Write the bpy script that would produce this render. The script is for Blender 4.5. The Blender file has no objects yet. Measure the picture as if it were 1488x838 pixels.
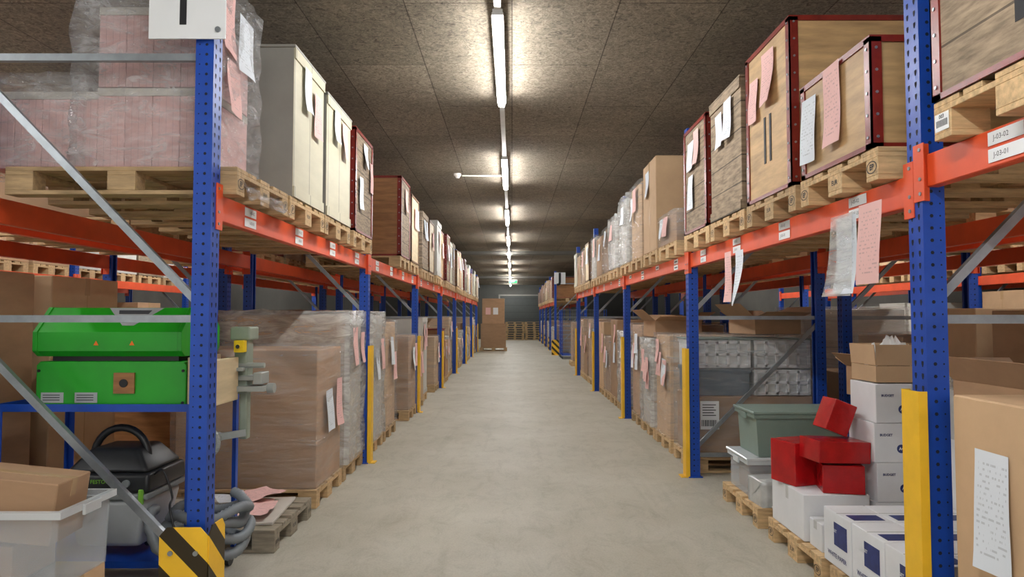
import bpy, bmesh, math, random
from mathutils import Vector, Matrix, noise
random.seed(7)
R=random.uniform
pi=math.pi
S=bpy.context.scene
COL=S.collection
S.view_settings.view_transform='Standard'
S.view_settings.exposure=0.0

def lin(c):
    o=[]
    for v in c:
        v=v/255.0
        o.append(v/12.92 if v<=0.04045 else ((v+0.055)/1.055)**2.4)
    return o
# ------------------------------------------------------------------ materials
M={}
def mat(name,col,rough=.6,metal=0.,var=.12,nscale=6,stretch=(1,1,1),bump=0.,objrand=0.,emit=None,alpha=None,spec=.5,planks=None,col2=None,detail=6,diag=None):
    m=bpy.data.materials.new(name); m.use_nodes=True
    nt=m.node_tree; N=nt.nodes; L=nt.links
    b=N['Principled BSDF']; c=lin(col)
    tc=N.new('ShaderNodeTexCoord'); mp=N.new('ShaderNodeMapping'); mp.inputs['Scale'].default_value=stretch
    L.new(tc.outputs['Object'],mp.inputs['Vector'])
    nz=N.new('ShaderNodeTexNoise'); nz.inputs['Scale'].default_value=nscale; nz.inputs['Detail'].default_value=detail; nz.inputs['Roughness'].default_value=.6
    L.new(mp.outputs[0],nz.inputs['Vector'])
    cr=N.new('ShaderNodeValToRGB'); cr.color_ramp.elements[0].position=.3; cr.color_ramp.elements[1].position=.7
    c2=lin(col2) if col2 else [v*(1+var) for v in c]
    cr.color_ramp.elements[0].color=[v*(1-var) for v in c]+[1]; cr.color_ramp.elements[1].color=[min(1,v) for v in c2]+[1]
    L.new(nz.outputs['Fac'],cr.inputs[0]); out=cr.outputs[0]
    if planks or diag:
        sp=N.new('ShaderNodeSeparateXYZ'); L.new(tc.outputs['Object'],sp.inputs[0])
        if planks:
            ax,size,dark=planks; src=sp.outputs[ax]; wd=.05
        else:
            size,wd,dark=diag
            a1=N.new('ShaderNodeMath'); a1.operation='ADD'; L.new(sp.outputs[0],a1.inputs[0]); L.new(sp.outputs[1],a1.inputs[1])
            a2=N.new('ShaderNodeMath'); a2.operation='ADD'; L.new(a1.outputs[0],a2.inputs[0]); L.new(sp.outputs[2],a2.inputs[1]); src=a2.outputs[0]
        d=N.new('ShaderNodeMath'); d.operation='DIVIDE'; d.inputs[1].default_value=size; L.new(src,d.inputs[0])
        f=N.new('ShaderNodeMath'); f.operation='FRACT'; L.new(d.outputs[0],f.inputs[0])
        g=N.new('ShaderNodeMath'); g.operation='LESS_THAN'; g.inputs[1].default_value=wd; L.new(f.outputs[0],g.inputs[0])
        mx=N.new('ShaderNodeMixRGB'); mx.blend_type='MULTIPLY'; mx.inputs[2].default_value=(dark,dark,dark,1)
        L.new(g.outputs[0],mx.inputs[0]); L.new(out,mx.inputs[1]); out=mx.outputs[0]
    if objrand:
        oi=N.new('ShaderNodeObjectInfo'); mr=N.new('ShaderNodeMapRange'); mr.inputs[3].default_value=1-objrand; mr.inputs[4].default_value=1+objrand
        L.new(oi.outputs['Random'],mr.inputs[0]); hs=N.new('ShaderNodeHueSaturation'); L.new(mr.outputs[0],hs.inputs['Value']); L.new(out,hs.inputs['Color']); out=hs.outputs[0]
    L.new(out,b.inputs['Base Color'])
    b.inputs['Roughness'].default_value=rough; b.inputs['Metallic'].default_value=metal; b.inputs['Specular IOR Level'].default_value=spec
    if bump:
        bp=N.new('ShaderNodeBump'); bp.inputs['Strength'].default_value=bump; bp.inputs['Distance'].default_value=.01
        L.new(nz.outputs['Fac'],bp.inputs['Height']); L.new(bp.outputs[0],b.inputs['Normal'])
    if emit:
        b.inputs['Emission Color'].default_value=lin(emit[0])+[1]; b.inputs['Emission Strength'].default_value=emit[1]
    M[name]=m; return m
mat('blue_paint',(16,68,164),.4,var=.12,nscale=9)
mat('dark_hole',(14,20,36),.8)
mat('orange_paint',(220,82,40),.42,var=.1,nscale=5)
mat('yellow_paint',(240,190,44),.45,var=.08)
mat('stripe_paint',(240,190,40),.45,var=.08,diag=(.24,.45,.03))
mat('black_paint',(22,22,22),.5)
mat('galvanised',(150,156,160),.35,metal=.6,var=.15,nscale=12)
mat('pallet_wood',(190,160,118),.75,var=.28,nscale=7,stretch=(1,6,6),bump=.2,objrand=.16)
mat('pallet_grey',(150,140,122),.8,var=.3,nscale=7,stretch=(1,6,6),bump=.2,objrand=.15)
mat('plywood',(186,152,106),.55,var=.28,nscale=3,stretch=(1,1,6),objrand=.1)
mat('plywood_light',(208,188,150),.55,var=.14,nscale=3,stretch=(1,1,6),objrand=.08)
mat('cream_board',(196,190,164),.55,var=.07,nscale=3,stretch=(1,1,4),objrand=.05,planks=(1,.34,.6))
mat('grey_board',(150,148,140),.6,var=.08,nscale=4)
mat('white_board',(190,188,180),.5,var=.06,objrand=.06)
mat('old_wood',(142,124,102),.75,var=.45,nscale=5,stretch=(1,1.5,9),bump=.25,planks=(2,.19,.35),objrand=.1)
mat('brown_wood',(150,104,62),.55,var=.3,nscale=4,stretch=(1,1,7),objrand=.1)
mat('red_trim',(122,36,26),.35,var=.25,nscale=12)
mat('wood_trim',(120,86,54),.55,var=.2,nscale=12)
mat('cardboard',(168,134,102),.8,var=.1,nscale=4,stretch=(1,1,3),objrand=.18)
mat('cardboard_light',(192,160,124),.8,var=.08,nscale=4,objrand=.12)
mat('cardboard_grey',(184,178,168),.8,var=.08,nscale=4,objrand=.12)
mat('tape',(186,156,116),.25,var=.05)
mat('pink_board',(202,164,160),.7,var=.1,objrand=.06,planks=(0,.036,.55))
mat('white_carton',(224,226,228),.6,var=.04,objrand=.03)
mat('navy_print',(36,50,108),.5,var=.3,nscale=14)
mat('ink',(25,25,28),.6)
mat('grey_ink',(70,72,76),.6)
mat('red_wrap',(172,20,24),.2,var=.25,nscale=8,bump=.6)
mat('foil_wrap',(188,190,188),.28,metal=.2,var=.2,nscale=9,bump=.9)
mat('green_enamel',(30,158,32),.36,var=.08)
mat('machine_green',(138,148,132),.45,var=.1)
mat('machine_grey',(160,165,160),.4,metal=.2,var=.12)
mat('yellow_switch',(236,200,20),.4)
mat('black_plastic',(34,36,38),.4,var=.3)
mat('grey_plastic',(128,134,134),.5,var=.06)
mat('tank_plastic',(168,173,174),.45,var=.06)
mat('hose_plastic',(118,124,128),.5,var=.1)
mat('text_green',(120,180,60),.5)
mat('sage_plastic',(122,140,130),.45,var=.05)
mat('slate_plastic',(92,106,118),.45,var=.08)
mat('white_metal',(216,216,212),.4)
mat('sign_white',(228,230,230),.4,var=.02)
mat('wall_paint',(104,102,96),.85,var=.1,nscale=1.5,bump=.1)
mat('dark_wall',(92,92,88),.85,var=.12,nscale=1.5)
mat('door_grey',(76,80,78),.6,var=.06,planks=(2,.45,.6))
mat('tissue',(236,236,232),.7,var=.03)
mat('exit_green',(20,150,70),.5,emit=((20,190,90),1.2))
mat('orange_sticker',(240,120,30),.5)
mat('tube_light',(255,255,255),.4,emit=((252,252,252),145))
mat('window_glow',(220,235,255),.4,emit=((215,232,255),2.2))
mat('smoke_white',(228,226,218),.5)

def clear_mat(name,col,base,amp,scale=5,rough=.18,stretch=(1,1,2.5),bump=.8,detail=8):
    m=bpy.data.materials.new(name); m.use_nodes=True
    nt=m.node_tree; N=nt.nodes; L=nt.links; b=N['Principled BSDF']; o=N['Material Output']
    b.inputs['Base Color'].default_value=lin(col)+[1]; b.inputs['Roughness'].default_value=rough
    tr=N.new('ShaderNodeBsdfTransparent'); tr.inputs[0].default_value=(.98,.98,.98,1)
    mx=N.new('ShaderNodeMixShader')
    tc=N.new('ShaderNodeTexCoord'); mp=N.new('ShaderNodeMapping'); mp.inputs['Scale'].default_value=stretch; L.new(tc.outputs['Object'],mp.inputs[0])
    nz=N.new('ShaderNodeTexNoise'); nz.inputs['Scale'].default_value=scale; nz.inputs['Detail'].default_value=detail; nz.inputs['Roughness'].default_value=.65; nz.inputs['Distortion'].default_value=1.2
    L.new(mp.outputs[0],nz.inputs['Vector'])
    mr=N.new('ShaderNodeMapRange'); mr.inputs[1].default_value=.38; mr.inputs[2].default_value=.68; mr.inputs[3].default_value=base; mr.inputs[4].default_value=base+amp
    L.new(nz.outputs['Fac'],mr.inputs[0]); L.new(mr.outputs[0],mx.inputs[0])
    if bump:
        bp=N.new('ShaderNodeBump'); bp.inputs['Strength'].default_value=bump; bp.inputs['Distance'].default_value=.02; L.new(nz.outputs['Fac'],bp.inputs['Height']); L.new(bp.outputs[0],b.inputs['Normal'])
    L.new(tr.outputs[0],mx.inputs[1]); L.new(b.outputs[0],mx.inputs[2]); L.new(mx.outputs[0],o.inputs['Surface'])
    M[name]=m
clear_mat('stretch_film',(224,224,222),.08,.26,3,.08,(.6,.6,5),1.2,5)
clear_mat('glossy_film',(225,225,225),.08,.4,6,.06,(1,1,2.5),1.5,6)
clear_mat('milky_film',(226,226,222),.3,.42,4,.12,(.8,.8,3.5),1.2,6)
clear_mat('clear_plastic',(216,222,226),.26,.04,2,.1,(1,1,1),0)
clear_mat('clear_rim',(222,228,230),.7,.05,2,.15,(1,1,1),0)
clear_mat('frosted_crate',(228,232,232),.75,.1,3,.3,(1,1,1),.1)

def paper_mat(name,col):
    m=bpy.data.materials.new(name); m.use_nodes=True
    nt=m.node_tree; N=nt.nodes; L=nt.links; b=N['Principled BSDF']; b.inputs['Roughness'].default_value=.8
    tc=N.new('ShaderNodeTexCoord'); sp=N.new('ShaderNodeSeparateXYZ'); L.new(tc.outputs['Generated'],sp.inputs[0])
    def mth(op,a,bv):
        n=N.new('ShaderNodeMath'); n.operation=op
        for i,v in enumerate((a,bv)):
            if v is None: continue
            if isinstance(v,(int,float)): n.inputs[i].default_value=v
            else: L.new(v,n.inputs[i])
        return n.outputs[0]
    zz=mth('MULTIPLY',sp.outputs[2],20); fl=mth('FLOOR',zz,None); fr=mth('FRACT',zz,None)
    cb=N.new('ShaderNodeCombineXYZ'); L.new(mth('MULTIPLY',sp.outputs[1],9),cb.inputs[0]); L.new(mth('MULTIPLY',fl,3.7),cb.inputs[1])
    nz=N.new('ShaderNodeTexNoise'); nz.inputs['Scale'].default_value=1.3; nz.inputs['Detail'].default_value=3; L.new(cb.outputs[0],nz.inputs['Vector'])
    a=mth('GREATER_THAN',fr,.62); c=mth('GREATER_THAN',nz.outputs['Fac'],.53)
    e=mth('MULTIPLY',a,c)
    e=mth('MULTIPLY',e,mth('GREATER_THAN',sp.outputs[1],.12)); e=mth('MULTIPLY',e,mth('LESS_THAN',sp.outputs[1],.88))
    e=mth('MULTIPLY',e,mth('GREATER_THAN',sp.outputs[2],.1)); e=mth('MULTIPLY',e,mth('LESS_THAN',sp.outputs[2],.92)); e=mth('MULTIPLY',e,.4)
    mx=N.new('ShaderNodeMixRGB'); c0=lin(col); mx.inputs[1].default_value=c0+[1]; mx.inputs[2].default_value=[v*.35 for v in c0]+[1]
    L.new(e,mx.inputs[0]); L.new(mx.outputs[0],b.inputs['Base Color']); M[name]=m
paper_mat('paper_white',(222,228,234)); paper_mat('paper_pink',(230,186,180))

def floor_mat():
    m=bpy.data.materials.new('concrete_floor'); m.use_nodes=True
    nt=m.node_tree; N=nt.nodes; L=nt.links; b=N['Principled BSDF']
    tc=N.new('ShaderNodeTexCoord')
    def nz(s,d,r=.6,st=(1,1,1),ds=0):
        mp=N.new('ShaderNodeMapping'); mp.inputs['Scale'].default_value=st; L.new(tc.outputs['Object'],mp.inputs[0])
        n=N.new('ShaderNodeTexNoise'); n.inputs['Scale'].default_value=s; n.inputs['Detail'].default_value=d; n.inputs['Roughness'].default_value=r; n.inputs['Distortion'].default_value=ds; L.new(mp.outputs[0],n.inputs['Vector']); return n.outputs['Fac']
    def ramp(f,p0,c0,p1,c1):
        r=N.new('ShaderNodeValToRGB'); r.color_ramp.elements[0].position=p0; r.color_ramp.elements[1].position=p1
        r.color_ramp.elements[0].color=c0+[1]; r.color_ramp.elements[1].color=c1+[1]; L.new(f,r.inputs[0]); return r.outputs[0]
    a=ramp(nz(.9,8,.6),.35,lin((172,167,151)),.65,lin((186,182,168)))
    c=ramp(nz(5,12,.85,(1,.5,1),.6),.36,[.68,.66,.63],.52,[1,1,1])
    d=ramp(nz(70,4,.7),.3,[.88]*3,.6,[1.02]*3)
    s=ramp(nz(1.6,6,.5,(3.5,.25,1),.4),.60,[1,1,1],.68,[.88,.87,.85])
    def mul(p,q,f):
        m1=N.new('ShaderNodeMixRGB'); m1.blend_type='MULTIPLY'; m1.inputs[0].default_value=f; L.new(p,m1.inputs[1]); L.new(q,m1.inputs[2]); return m1.outputs[0]
    o=mul(mul(mul(a,c,.55),d,1),s,.6)
    L.new(o,b.inputs['Base Color']); b.inputs['Roughness'].default_value=.55; b.inputs['Specular IOR Level'].default_value=.3
    M['concrete_floor']=m
floor_mat()
def ceil_mat():
    m=bpy.data.materials.new('woodwool_ceiling'); m.use_nodes=True
    nt=m.node_tree; N=nt.nodes; L=nt.links; b=N['Principled BSDF']; b.inputs['Roughness'].default_value=.9; b.inputs['Specular IOR Level'].default_value=.15
    tc=N.new('ShaderNodeTexCoord'); sp=N.new('ShaderNodeSeparateXYZ'); L.new(tc.outputs['Object'],sp.inputs[0])
    cb=N.new('ShaderNodeCombineXYZ'); L.new(sp.outputs[1],cb.inputs[0]); L.new(sp.outputs[0],cb.inputs[1])
    br=N.new('ShaderNodeTexBrick'); L.new(cb.outputs[0],br.inputs['Vector'])
    br.inputs['Scale'].default_value=1; br.inputs['Brick Width'].default_value=2.3; br.inputs['Row Height'].default_value=.74; br.inputs['Mortar Size'].default_value=.0045
    br.inputs['Color1'].default_value=lin((142,132,117))+[1]; br.inputs['Color2'].default_value=lin((126,117,103))+[1]; br.inputs['Mortar'].default_value=lin((88,80,70))+[1]
    n=N.new('ShaderNodeTexNoise'); n.inputs['Scale'].default_value=20; n.inputs['Detail'].default_value=7; n.inputs['Roughness'].default_value=.82; n.inputs['Distortion'].default_value=1.8; L.new(tc.outputs['Object'],n.inputs['Vector'])
    r=N.new('ShaderNodeValToRGB'); r.color_ramp.elements[0].position=.36; r.color_ramp.elements[1].position=.62; r.color_ramp.elements[0].color=(.36,.355,.35,1); r.color_ramp.elements[1].color=(1.4,1.39,1.36,1); L.new(n.outputs['Fac'],r.inputs[0])
    n2=N.new('ShaderNodeTexNoise'); n2.inputs['Scale'].default_value=1.1; n2.inputs['Detail'].default_value=6; L.new(tc.outputs['Object'],n2.inputs['Vector'])
    r2=N.new('ShaderNodeValToRGB'); r2.color_ramp.elements[0].position=.35; r2.color_ramp.elements[1].position=.65; r2.color_ramp.elements[0].color=(.85,.85,.85,1); r2.color_ramp.elements[1].color=(1.08,1.08,1.08,1); L.new(n2.outputs['Fac'],r2.inputs[0])
    m1=N.new('ShaderNodeMixRGB'); m1.blend_type='MULTIPLY'; m1.inputs[0].default_value=1; L.new(br.outputs['Color'],m1.inputs[1]); L.new(r.outputs[0],m1.inputs[2])
    m2=N.new('ShaderNodeMixRGB'); m2.blend_type='MULTIPLY'; m2.inputs[0].default_value=1; L.new(m1.outputs[0],m2.inputs[1]); L.new(r2.outputs[0],m2.inputs[2])
    L.new(m2.outputs[0],b.inputs['Base Color'])
    bp=N.new('ShaderNodeBump'); bp.inputs['Strength'].default_value=.4; bp.inputs['Distance'].default_value=.01; L.new(n.outputs['Fac'],bp.inputs['Height']); L.new(bp.outputs[0],b.inputs['Normal'])
    M['woodwool_ceiling']=m
ceil_mat()

# ------------------------------------------------------------------ mesh builder
class B:
    def __init__(s): s.v=[]; s.f=[]; s.m=[]
    def add(s,vs,fs,m=0):
        n=len(s.v); s.v+= [tuple(v) for v in vs]; s.f+=[tuple(i+n for i in f) for f in fs]; s.m+=[m]*len(fs)
    def box(s,x0,x1,y0,y1,z0,z1,m=0,mtx=None):
        vs=[Vector(p) for p in ((x0,y0,z0),(x1,y0,z0),(x1,y1,z0),(x0,y1,z0),(x0,y0,z1),(x1,y0,z1),(x1,y1,z1),(x0,y1,z1))]
        if mtx: vs=[mtx@v for v in vs]
        s.add(vs,[(0,3,2,1),(4,5,6,7),(0,1,5,4),(1,2,6,5),(2,3,7,6),(3,0,4,7)],m)
    def frustum(s,cx,cy,z0,z1,a0,b0,a1,b1,m=0):
        s.add([(cx-a0,cy-b0,z0),(cx+a0,cy-b0,z0),(cx+a0,cy+b0,z0),(cx-a0,cy+b0,z0),(cx-a1,cy-b1,z1),(cx+a1,cy-b1,z1),(cx+a1,cy+b1,z1),(cx-a1,cy+b1,z1)],
              [(0,3,2,1),(4,5,6,7),(0,1,5,4),(1,2,6,5),(2,3,7,6),(3,0,4,7)],m)
    def cyl(s,p,q,r,seg=16,m=0,r2=None,cap=True):
        p=Vector(p); q=Vector(q); d=(q-p).normalized(); r2=r if r2 is None else r2
        a=d.orthogonal().normalized(); b=d.cross(a)
        vs=[p+(a*math.cos(2*pi*i/seg)+b*math.sin(2*pi*i/seg))*r for i in range(seg)]+[q+(a*math.cos(2*pi*i/seg)+b*math.sin(2*pi*i/seg))*r2 for i in range(seg)]
        fs=[(i,(i+1)%seg,seg+(i+1)%seg,seg+i) for i in range(seg)]
        if cap: fs+=[tuple(range(seg))[::-1],tuple(range(seg,2*seg))]
        s.add(vs,fs,m)
    def bar(s,p,q,w,t,m=0,up=(0,1,0)):
        p=Vector(p); q=Vector(q); d=(q-p); L=d.length; d.normalize(); u=Vector(up); n=d.cross(u).normalized(); u=n.cross(d).normalized()
        mt=Matrix((( d.x,n.x,u.x,p.x),(d.y,n.y,u.y,p.y),(d.z,n.z,u.z,p.z),(0,0,0,1)))
        s.box(0,L,-w/2,w/2,-t/2,t/2,m,mt)
    def prism(s,poly,y0,y1,m=0):
        n=len(poly); vs=[(x,y0,z) for x,z in poly]+[(x,y1,z) for x,z in poly]
        s.add(vs,[tuple(range(n)),tuple(range(n,2*n))[::-1]]+[(i,n+i,n+(i+1)%n,(i+1)%n) for i in range(n)],m)
    def xprism(s,pr,x0,x1,m=0):
        n=len(pr); vs=[(x0,y,z) for y,z in pr]+[(x1,y,z) for y,z in pr]
        s.add(vs,[tuple(range(n)),tuple(range(n,2*n))[::-1]]+[(i,n+i,n+(i+1)%n,(i+1)%n) for i in range(n)],m)
    def path(s,pts,rad,seg=10,m=0):
        pts=[Vector(p) for p in pts]; prev=None; n0=len(s.v); k=len(pts)
        for i,p in enumerate(pts):
            d=(pts[min(i+1,k-1)]-pts[max(i-1,0)]).normalized()
            a=(prev-d*prev.dot(d)).normalized() if prev else d.orthogonal().normalized()
            prev=a; b=d.cross(a); r=rad(i) if callable(rad) else rad
            for j in range(seg): s.v.append(tuple(p+(a*math.cos(2*pi*j/seg)+b*math.sin(2*pi*j/seg))*r))
        for i in range(k-1):
            for j in range(seg):
                s.f.append((n0+i*seg+j,n0+i*seg+(j+1)%seg,n0+(i+1)*seg+(j+1)%seg,n0+(i+1)*seg+j)); s.m.append(m)
        s.f.append(tuple(n0+j for j in range(seg))[::-1]); s.m.append(m); s.f.append(tuple(n0+(k-1)*seg+j for j in range(seg))); s.m.append(m)
    def addmesh(s,me,mtx,m=0):
        s.add([mtx@v.co for v in me.vertices],[tuple(p.vertices) for p in me.polygons],m)
    def ring(s,c,a,bb,w,side,m=0,n=24):
        c=Vector(c); vs=[]
        for i in range(n):
            t=2*pi*i/n
            for k in (1,1-w): vs.append(c+Vector((0,a*k*math.cos(t),bb*k*math.sin(t))))
        s.add(vs,[(2*i,2*i+1,(2*i+3)%(2*n),(2*i+2)%(2*n)) for i in range(n)],m)
    def tub(s,sx,sy,h,t=.004,taper=.88,m=0,rim=.018,mr=None):
        a,b=sx/2,sy/2; a0,b0=a*taper,b*taper
        def ring(x,y,z): return [(-x,-y,z),(x,-y,z),(x,y,z),(-x,y,z)]
        vs=ring(a0,b0,0)+ring(a-rim,b-rim,h-.03)+ring(a,b,h-.03)+ring(a,b,h)+ring(a-rim-t,b-rim-t,h)+ring(a0-t,b0-t,.006)
        s.add(vs,[(0,3,2,1)],m); n=len(s.v)-24
        for k in range(5):
            for i in range(4):
                s.f.append(tuple(n+q for q in (k*4+i,k*4+(i+1)%4,(k+1)*4+(i+1)%4,(k+1)*4+i))); s.m.append(mr if (mr is not None and k in (1,2,3)) else m)
        s.f.append((n+20,n+21,n+22,n+23)); s.m.append(m)
    def mesh(s,name,mats,bevel=0,smooth=False,seg=1):
        me=bpy.data.meshes.new(name); me.from_pydata(s.v,[],s.f)
        for k in mats: me.materials.append(M[k])
        for p,i in zip(me.polygons,s.m): p.material_index=i; p.use_smooth=smooth
        bm=bmesh.new(); bm.from_mesh(me)
        bmesh.ops.recalc_face_normals(bm,faces=bm.faces)
        if bevel: bmesh.ops.bevel(bm,geom=bm.edges[:],offset=bevel,segments=seg,affect='EDGES',profile=.5)
        bm.to_mesh(me); bm.free(); return me

def put(name,me,loc=(0,0,0),rot=(0,0,0),parent=None,label=None,cat=None,group=None,kind=None):
    o=bpy.data.objects.new(name,me); o.location=loc; o.rotation_euler=rot; COL.objects.link(o)
    if parent: o.parent=parent
    if label: o['label']=' '.join(label.split()[:12])
    if cat and not parent: o['category']=cat
    if group: o['group']=group
    if kind: o['kind']=kind
    return o
def root(name,label,cat,loc,rot=(0,0,0),group=None): return put(name,None,loc,rot,None,label,cat,group)

_tc={}
def tmesh(s,size,bold=0.0):
    k=(s,size,bold)
    if k in _tc: return _tc[k]
    cu=bpy.data.curves.new('lettering','FONT'); cu.body=s; cu.size=size; cu.align_x='CENTER'; cu.align_y='CENTER'; cu.offset=bold; cu.resolution_u=2
    o=bpy.data.objects.new('lettering_source',cu); COL.objects.link(o); bpy.context.view_layer.update()
    me=bpy.data.meshes.new_from_object(o.evaluated_get(bpy.context.evaluated_depsgraph_get()))
    bpy.data.objects.remove(o); _tc[k]=me; return me
def tmtx(loc,side=0):
    r=Matrix.Rotation(-side*pi/2,4,'Z')@Matrix.Rotation(pi/2,4,'X')
    return Matrix.Translation(loc)@r

# ------------------------------------------------------------------ structure
def struct(name,b,m):
    o=put(name,b.mesh(name,[m]),kind='structure'); return o
CZ=3.65
b=B(); b.box(-9,9,-7,46,-.2,0); struct('floor',b,'concrete_floor')
b=B(); b.box(-9.2,9.2,-7,46.2,CZ,CZ+.2); struct('ceiling',b,'woodwool_ceiling')
b=B(); b.box(-9.2,-9,-7,46,-.2,CZ); struct('wall_left',b,'wall_paint')
b=B(); b.box(9,9.2,-7,46,-.2,CZ); struct('wall_right',b,'wall_paint')
b=B(); b.box(-9,9,46,46.2,-.2,CZ); struct('wall_back',b,'dark_wall')
b=B(); b.box(-.8,2.2,45.93,45.99,0,2.9); struct('door_1',b,'door_grey')
b=B(); b.box(-.9,-.8,45.9,45.99,0,3); b.box(2.2,2.3,45.9,45.99,0,3); b.box(-.9,2.3,45.9,45.99,2.9,3); struct('trim_1',b,'grey_board')
b=B(); b.box(-9,9,22.3,22.75,CZ-.1,CZ-.001); struct('trim_2',b,'wall_paint')
b=B(); b.box(-9,9,36,36.5,CZ-.12,CZ-.001); struct('trim_3',b,'wall_paint')
b=B(); b.box(-8.99,-8.95,11.2,13.0,2.0,2.55); struct('window_1',b,'window_glow')

# lights
hb=B(); hb.box(-.035,.035,0,1.95,.055,.085); hb.box(-.04,.04,0,1.95,.04,.06); hm=hb.mesh('light_housing',['white_metal'])
tb=B(); tb.box(-.03,.03,.02,1.93,0,.039); tm=tb.mesh('light_diffuser',['tube_light'],bevel=.008)
def fixture(x,y):
    r=root('ceiling_light','long white linear ceiling light, switched on',"ceiling light",(x,y,CZ-.125),group='linear ceiling lights')
    put('light_housing',hm,parent=r); put('light_diffuser',tm,parent=r)
for k in range(-2,10):
    fixture(-.1,4.6+4.3*k)
b=B(); b.box(-.024,.024,-4,45.5,CZ-.045,CZ-.001); put('lighting_track',b.mesh('lighting_track',['white_metal']),(-.1,0,0),label='slim white lighting track along the ceiling',cat='lighting track')
for x in (-5.2,5.3):
    for k in (-1,0,1,2,3,5):
        fixture(x,3+4.3*k)
b=B(); b.cyl((-.75,10.2,CZ-.03),(-.13,10.2,CZ-.03),.012,8)
put('cable_conduit',b.mesh('cable_conduit',['smoke_white']),label='thin white cable conduit fixed across the ceiling',cat='conduit')
b=B(); b.cyl((0,0,.0),(0,0,-.03),.055,20); b.cyl((0,0,-.03),(0,0,-.065),.045,20,r2=.025)
put('smoke_detector',b.mesh('smoke_detector',['smoke_white']),(-.82,10.2,CZ),label='round white smoke detector on the dark ceiling',cat='smoke detector')
b=B(); b.box(-.22,.22,-.02,.02,-.09,.09,0); b.box(-.2,.2,-.025,-.02,-.08,.08,1)
b.addmesh(tmesh('EXIT',.13),tmtx((0,-.027,0)),2)
put('exit_sign',b.mesh('exit_sign',['white_metal','exit_green','sign_white']),(.05,35.8,CZ-.3),label='small green illuminated emergency exit sign under the ceiling',cat='exit sign')

# ------------------------------------------------------------------ racks
PH=3.3
def post_mesh():
    b=B(); t=.003
    b.box(0,t,-.05,.05,0,PH); b.box(t,.09,-.05,-.05+t,0,PH); b.box(t,.09,.05-t,.05,0,PH)
    b.box(.087,.09,-.047,-.025,0,PH); b.box(.087,.09,.025,.047,0,PH)
    z=.06
    while z<PH-.04:
        for y in (-.024,.024):
            x=-.0007
            b.add([(x,y-.007,z+.01),(x,y+.007,z+.01),(x,y+.008,z),(x,y+.003,z-.014),(x,y-.003,z-.014),(x,y-.008,z)],[(0,1,2,3,4,5)],1)
        for sy in (-1,1):
            yy=sy*.0507
            b.add([(.035+.008*math.cos(a*pi/3),yy,z+.008*math.sin(a*pi/3)) for a in range(6)],[(0,1,2,3,4,5)],1)
            b.add([(.07+.004*math.cos(a*pi/3),yy,z+.004*math.sin(a*pi/3)) for a in range(6)],[(0,1,2,3,4,5)],1)
        z+=.05
    return b.mesh('upright_post',['blue_paint','dark_hole'])
PM=post_mesh()
fb=B(); fb.box(-.02,.11,-.075,.075,0,.008); fb.cyl((.105,.06,.008),(.105,.06,.02),.008,8,1); FM=fb.mesh('foot_plate',['blue_paint','galvanised'])
def rack(side,xf,ys,zt,label,depth=1.2,codes=None,zts=None,detail=True,textbays=1):
    r=root('pallet_rack',label,'pallet rack',(side*xf,ys[0],0))
    def lx(x): return side*x
    def bx(b,xa,xb,*a): b.box(min(lx(xa),lx(xb)),max(lx(xa),lx(xb)),*a)
    for y in ys:
        yy=y-ys[0]
        for (x,rz) in ((0,0 if side>0 else pi),(depth+.09,pi if side>0 else 0)):
            p=put('upright_post',PM,(lx(x),yy,0),(0,0,rz),r); put('foot_plate',FM,(0,0,.0005),(0,0,0),p)
        for z in (.2,1.49,2.81):
            b=B(); b.bar((lx(.05),yy,z),(lx(depth+.04),yy,z),.036,.03); put('horizontal_brace',b.mesh('horizontal_brace',['galvanised']),parent=r)
        for z0,z1 in ((.25,1.44),(1.54,2.76)):
            b=B(); b.bar((lx(.05),yy+.002,z0),(lx(depth+.04),yy+.002,z1),.036,.028); put('diagonal_brace',b.mesh('diagonal_brace',['galvanised']),parent=r)
    for i in range(len(ys)-1):
        z=(zts[i] if zts else zt); y0=ys[i]-ys[0]+.052; y1=ys[i+1]-ys[0]-.052
        for back in (0,1):
            xa=.018 if not back else depth+.022
            b=B(); bx(b,xa,xa+.05,y0,y1,z-.135,z)
            bo=put('beam',b.mesh('beam',['orange_paint'],bevel=.004),parent=r)
            for (ya,yb) in ((y0-.05,y0+.02),(y1-.02,y1+.05)):
                b=B(); xx=(-.006,-.001) if not back else (depth+.091,depth+.096)
                bx(b,xx[0],xx[1],ya,yb,z-.19,z+.045)
                yc=y0 if ya<y0 else y1
                if not back: bx(b,-.003,xa+.01,yc-.0015,yc+.0015,z-.19,z+.045)
                else: bx(b,xa,depth+.093,yc-.0015,yc+.0015,z-.19,z+.045)
                for q in (z-.16,z-.1,z+.02):
                    xo=-.006 if not back else depth+.096
                    b.cyl((lx(xo),(ya+yb)/2-.01,q),(lx(xo+(-.004 if not back else .004)),(ya+yb)/2-.01,q),.008,8,1)
                put('beam_connector',b.mesh('beam_connector',['orange_paint','galvanised']),parent=bo)
            if not back and detail:
                for k in range(4):
                    yc=y0+(k+.5)*(y1-y0)/4
                    b=B(); xx=(.0145,.0155)
                    big=(codes and i<textbays)
                    w,h=(.085,.024)
                    for q,zz in enumerate((z-.035,z-.095)):
                        if k%2 and q and not big: continue
                        bx(b,xx[0],xx[1],yc-w,yc+w,zz-h,zz+h)
                        if big: b.addmesh(tmesh('%s-%02d-%02d'%(codes,3+i*2,2-q),.026),tmtx((lx(.0138),yc+.02,zz),side),1)
                        else: bx(b,.0139,.0145,yc-w*.7,yc+w*.7,zz-.007,zz+.007,1)
                    put('location_label',b.mesh('location_label',['sign_white','grey_ink']),parent=bo)
    return r
ZL=2.13; ZR=2.10
YL=[3.41+3.7*k for k in range(8)]
YR=[-.89,2.81,6.5,10.2,13.9,17.6]
FL=1.49; FR=1.67
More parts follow.
